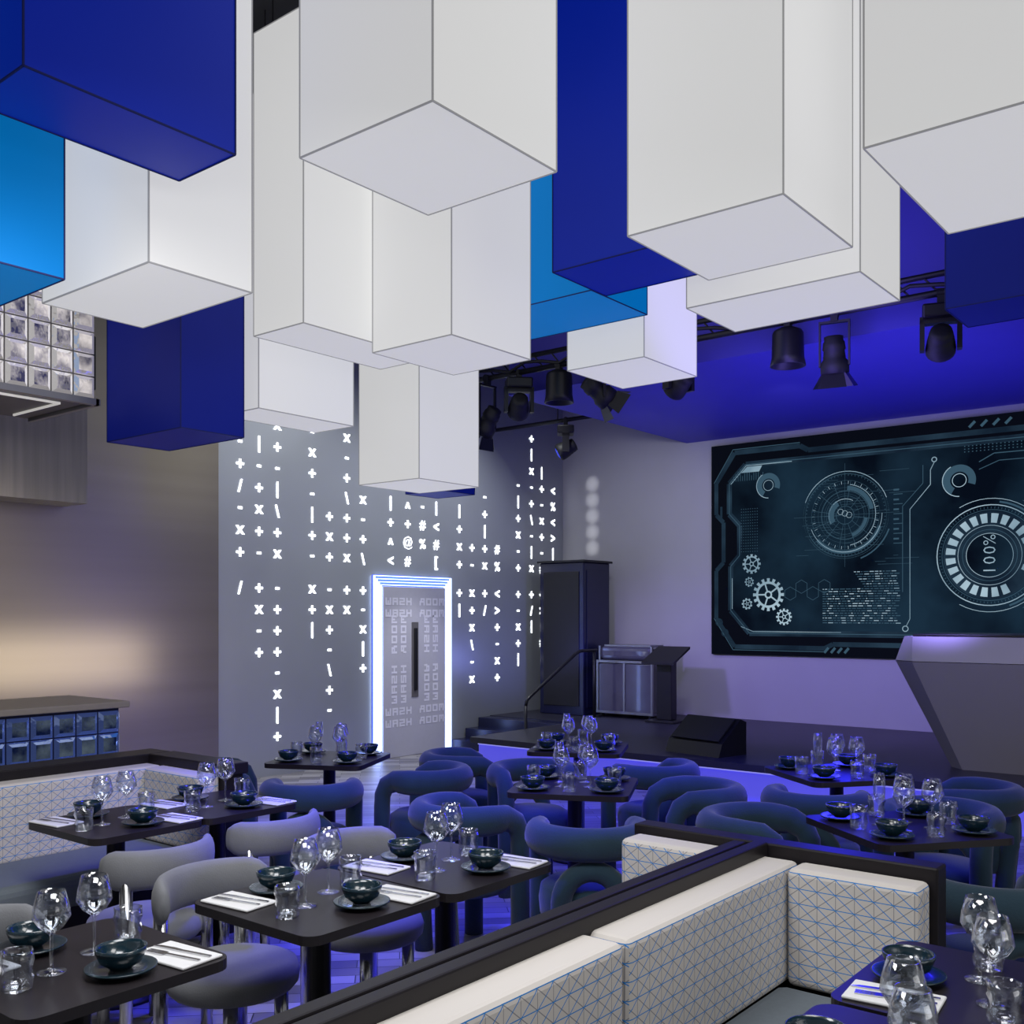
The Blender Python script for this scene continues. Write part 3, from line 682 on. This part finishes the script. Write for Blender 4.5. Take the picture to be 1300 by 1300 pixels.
two = [('set', .03, -.165, 0), ('nap', .185, -.17, .1), ('set', -.03, .175, 0), ('nap', -.185, .16, .1),
       ('wine', -.08, -.03, 0), ('wine', .07, .035, 0), ('tumbler', -.19, -.08, 0), ('tumbler', .17, .04, 0)]
four = [('set', -.19, -.19, 0), ('set', .19, -.19, 0), ('set', .19, .19, 0), ('set', -.19, .19, 0),
        ('wine', -.06, -.09, 0), ('wine', .08, -.05, 0), ('flute', .05, .09, 0), ('wine', -.08, .06, 0),
        ('tumbler', -.0, -.21, 0), ('tumbler', .21, 0, 0), ('tumbler', -.21, .0, 0), ('tumbler', .0, .22, 0)]
tables = [('s', 1.35, 2.53, 0, two), ('s', 2.13, 2.49, 0, two), ('s', 2.70, 2.47, 0, two), ('m', 2.38, 4.12, 0, two), ('m', 2.90, 4.12, 0, two),
  ('l', 4.40, 3.10, math.radians(27), four), ('l', 5.67, 3.96, math.radians(27), four), ('l', 5.68, 2.18, math.radians(52), four),
  ('l', 4.42, 1.40, math.radians(52), four), ('l', 4.26, 4.88, math.radians(27), four), ('s', 2.60, .63, 0, two), ('s', 2.02, .63, 0, two)]
for k, x, y, r, lst in tables:
    thing('dining_table', 'square dark topped pedestal table laid with glasses and teal bowls', 'table', (x, y, 0), r, TP[k], group='dining tables')
    place(x, y, r, lst)

# ---------------------------------------------------------------- chairs
def arc(cx, cy, r, a0, a1, z, n): return [(cx+r*math.cos(math.radians(a0+(a1-a0)*i/n)), cy+r*math.sin(math.radians(a0+(a1-a0)*i/n)), z) for i in range(n+1)]
R = .230
ring = arc(0, 0, R, 158, 382, .675, 26)
def drop(x, y):
    return [(x, y+.09, 0.0), (x, y+.09, .35), (x, y+.09, .52), (x*1.01, y+.085, .59), (x*1.01, y+.06, .645)]
pth = drop(ring[0][0], ring[0][1])+ring+drop(ring[-1][0], ring[-1][1])[::-1]
rr_ = [.048]*5+[.050, .052, .054]+[.056]*(len(ring)-6)+[.054, .052, .050]+[.048]*5
armtube = tube(pth, rr_, 18, zs=1.28)
ar = [(-.13, -.165, 0), (-.13, -.178, .25), (-.13, -.195, .42)]+[(-.13*math.cos(math.radians(t)), -.205, .42+.14*math.sin(math.radians(t))) for t in range(15, 180, 15)]+[(.13, -.195, .42), (.13, -.178, .25), (.13, -.165, 0)]
archtube = tube(ar, .045, 14)
seatm = lathe([(.15, .30), (.20, .305), (.216, .33), (.222, .40), (.214, .452), (.18, .474), (.04, .478)], 32)
VCH = [('seat', seatm, M['velvet']), ('backrest', armtube, M['velvet'], 'thick upholstered tube forming back, arms and front legs'), ('leg', archtube, M['velvet'], 'padded arch leg')]
def vchair(x, y, tx, ty):
    rz = math.atan2(ty-y, tx-x)-pi/2
    thing('armchair', 'dark blue velvet tubular armchair pulled up to a table', 'chair', (x, y, 0), rz, VCH, group='blue velvet tubular armchairs')
for a in [(3.76, 3.30, 4.40, 3.10), (3.74, 2.56, 4.38, 3.06), (4.88, 2.66, 4.4, 3.1), (4.90, 3.76, 4.45, 3.15), (5.44, 3.24, 5.67, 3.96), (5.04, 4.46, 5.67, 3.96),
          (3.68, 4.36, 4.26, 4.88), (4.44, 4.22, 4.26, 4.88), (3.74, 5.29, 4.26, 4.88), (5.14, 2.08, 5.68, 2.18), (4.36, 2.04, 4.42, 1.40), (5.80, 1.50, 5.68, 2.18),
          (5.06, 1.44, 4.42, 1.40), (3.84, .92, 4.42, 1.4)]:
    vchair(*a)
gseat = lathe([(.15, .375), (.205, .378), (.220, .395), (.224, .425), (.214, .455), (.18, .468), (.04, .470)], 32)
bp = arc(0, -.0, .236, 198, 342, .69, 20)
brad = [.018]+[.026]+[.030]*17+[.026]+[.018]
gback = tube(bp, brad, 16, zs=2.5)
def gp(a, z0, z1, r=.024, rr=.236):
    x, y = rr*math.cos(math.radians(a)), rr*math.sin(math.radians(a)); return tube([(x, y, z0), (x, y, z1)], r, 16)
GCH = [('seat', gseat, M['greyfab']), ('backrest', gback, M['greyfab'], 'slim curved padded back')]+\
      [('leg', gp(a, 0, .66), M['chrome'], 'stout cylindrical metal leg') for a in (222, 318)]+[('leg', gp(a, 0, .38, .024, .16), M['chrome'], 'stout cylindrical metal leg') for a in (45, 135)]
for x, y, rz in [(2.24, 3.66, 0), (2.86, 3.74, 0), (2.12, 2.92, pi+.1), (1.30, 2.98, pi), (2.78, 2.96, pi)]:
    thing('dining_chair', 'grey upholstered chair with curved back and metal legs', 'chair', (x, y, 0), rz, GCH, group='grey curved back chairs')

# ---------------------------------------------------------------- lights
def area(loc, target, size, power, col, sy=None, spread=pi):
    d = bpy.data.lights.new('area_light', 'AREA'); d.energy = power; d.color = col; d.size = size
    if sy: d.shape = 'RECTANGLE'; d.size_y = sy
    d.spread = spread
    o = bpy.data.objects.new('area_light', d); COL.objects.link(o); o.location = loc
    o.rotation_euler = (Vector(target)-Vector(loc)).to_track_quat('-Z', 'Y').to_euler(); return o
def spotl(loc, target, power, col, ang=60, blend=.7, rad=.08):
    d = bpy.data.lights.new('spot_light', 'SPOT'); d.energy = power; d.color = col; d.spot_size = math.radians(ang); d.spot_blend = blend; d.shadow_soft_size = rad
    o = bpy.data.objects.new('spot_light', d); COL.objects.link(o); o.location = loc
    o.rotation_euler = (Vector(target)-Vector(loc)).to_track_quat('-Z', 'Y').to_euler(); return o
w = bpy.data.worlds.new('World'); S.world = w; w.use_nodes = True
w.node_tree.nodes['Background'].inputs[0].default_value = (0.97, 0.98, 1.0, 1); w.node_tree.nodes['Background'].inputs[1].default_value = 0.22
area((2.5, -3.6, 2.0), (4.5, 3, 3.4), 3.0, 46, (1, 1, 1))
# blue pools over dining floor
BL = (.025, .022, 1)
for x, y in ((3.5, 3.7), (4.75, 4.1), (4.6, 2.4)):
    spotl((x, y, 2.9), (x, y, 0), 250, BL, 80)
spotl((5.4, 1.6, 2.9), (5.4, 1.6, 0), 150, BL, 85)
spotl((6.1, 5.9, 2.7), (6.1, 5.9, 0), 480, BL, 85)
spotl((6.7, 3.2, 3.2), (6.7, 3.2, 0), 480, BL, 90)
area((8.0, 3.0, .25), (6, 3, 0), .3, 60, BL, 7)
spotl((3.15, 3.3, 2.4), (3.15, 3.3, 0), 190, BL, 75)
# stage violet wash
for y in (6.3, 4.6, 2.6):
    spotl((8.6, y, 2.2), (11.66, y, .2), 150, (.34, .26, 1), 85, 1.0)
spotl((8.9, 5.6, 3.7), (11.66, 6.9, 2.4), 100, (.94, .95, 1), 75, 1.0)
spotl((8.9, 4.0, 3.7), (11.66, 4.6, 2.6), 26, (.8, .8, 1), 90, 1.0)
spotl((6.6, 1.6, 3.4), (9.0, 1.8, 1.0), 80, (.84, .80, 1), 50, .8)
for z in (3.45, 3.23, 3.01, 2.79, 2.57):  # unseen spots added to imitate streaks reflected from the wall symbols
    spotl((10.95, 7.98, z), (11.66, 7.92, z), 9, (.95, .96, 1), 22, 1.0, .01)
# blue on bulkhead
area((7.0, 3.0, 3.2), (8.3, 3.0, 4.8), .6, 70, (.26, .20, 1), 6)
area((9.7, 2.6, 2.2), (9.7, 2.6, 3.9), 2.8, 34, (.07, .045, 1), 7)
# wall washers on text wall
spotl((6.6, 6.9, 5.0), (7.0, 8.42, 1.3), 330, (.95, .97, 1), 100, 1.0)
spotl((9.0, 6.9, 4.8), (9.0, 8.42, 1.0), 310, (.93, .96, 1), 100, 1.0)
spotl((10.4, 7.2, 1.0), (10.4, 8.42, 1.6), 22, (.25, .28, 1), 120)
spotl((8.6, 6.6, 2.4), (8.63, 8.42, 1.0), 60, (.9, .9, 1), 45)  # unseen spot added to brighten the door
# warm glow at bar
area((4.8, 7.2, 1.2), (4.9, 8.3, 1.35), 2.0, 11, (1, .87, .72), .45)
spotl((3.2, 6.9, 2.6), (3.3, 8.3, 1.3), 70, (1, .87, .72), 120, 1.0, .3)
spotl((2.2, 5.0, 2.3), (2.9, 6.3, 3.4), 40, (1, .90, .82), 60, 1.0)
# unseen fill from above on front tables and booths
area((1.4, 1.9, 2.9), (2.0, 2.7, .7), .9, 38, (.96, .97, 1))
area((2.2, .6, 3.1), (2.4, .9, .7), 1.0, 32, (1, .98, .96))
area((1.7, 3.2, 2.8), (2.0, 4.7, .7), .7, 22, (1, .97, .93))

# ---------------------------------------------------------------- camera
cd = bpy.data.cameras.new('camera'); cam = bpy.data.objects.new('camera', cd); COL.objects.link(cam)
cam.location = (0, 0, 1.65); cam.rotation_euler = (pi/2, 0, math.radians(-51.3))
cd.sensor_width = 36; cd.lens = 35.75; cd.shift_y = 0.1; cd.clip_start = .05
S.camera = cam
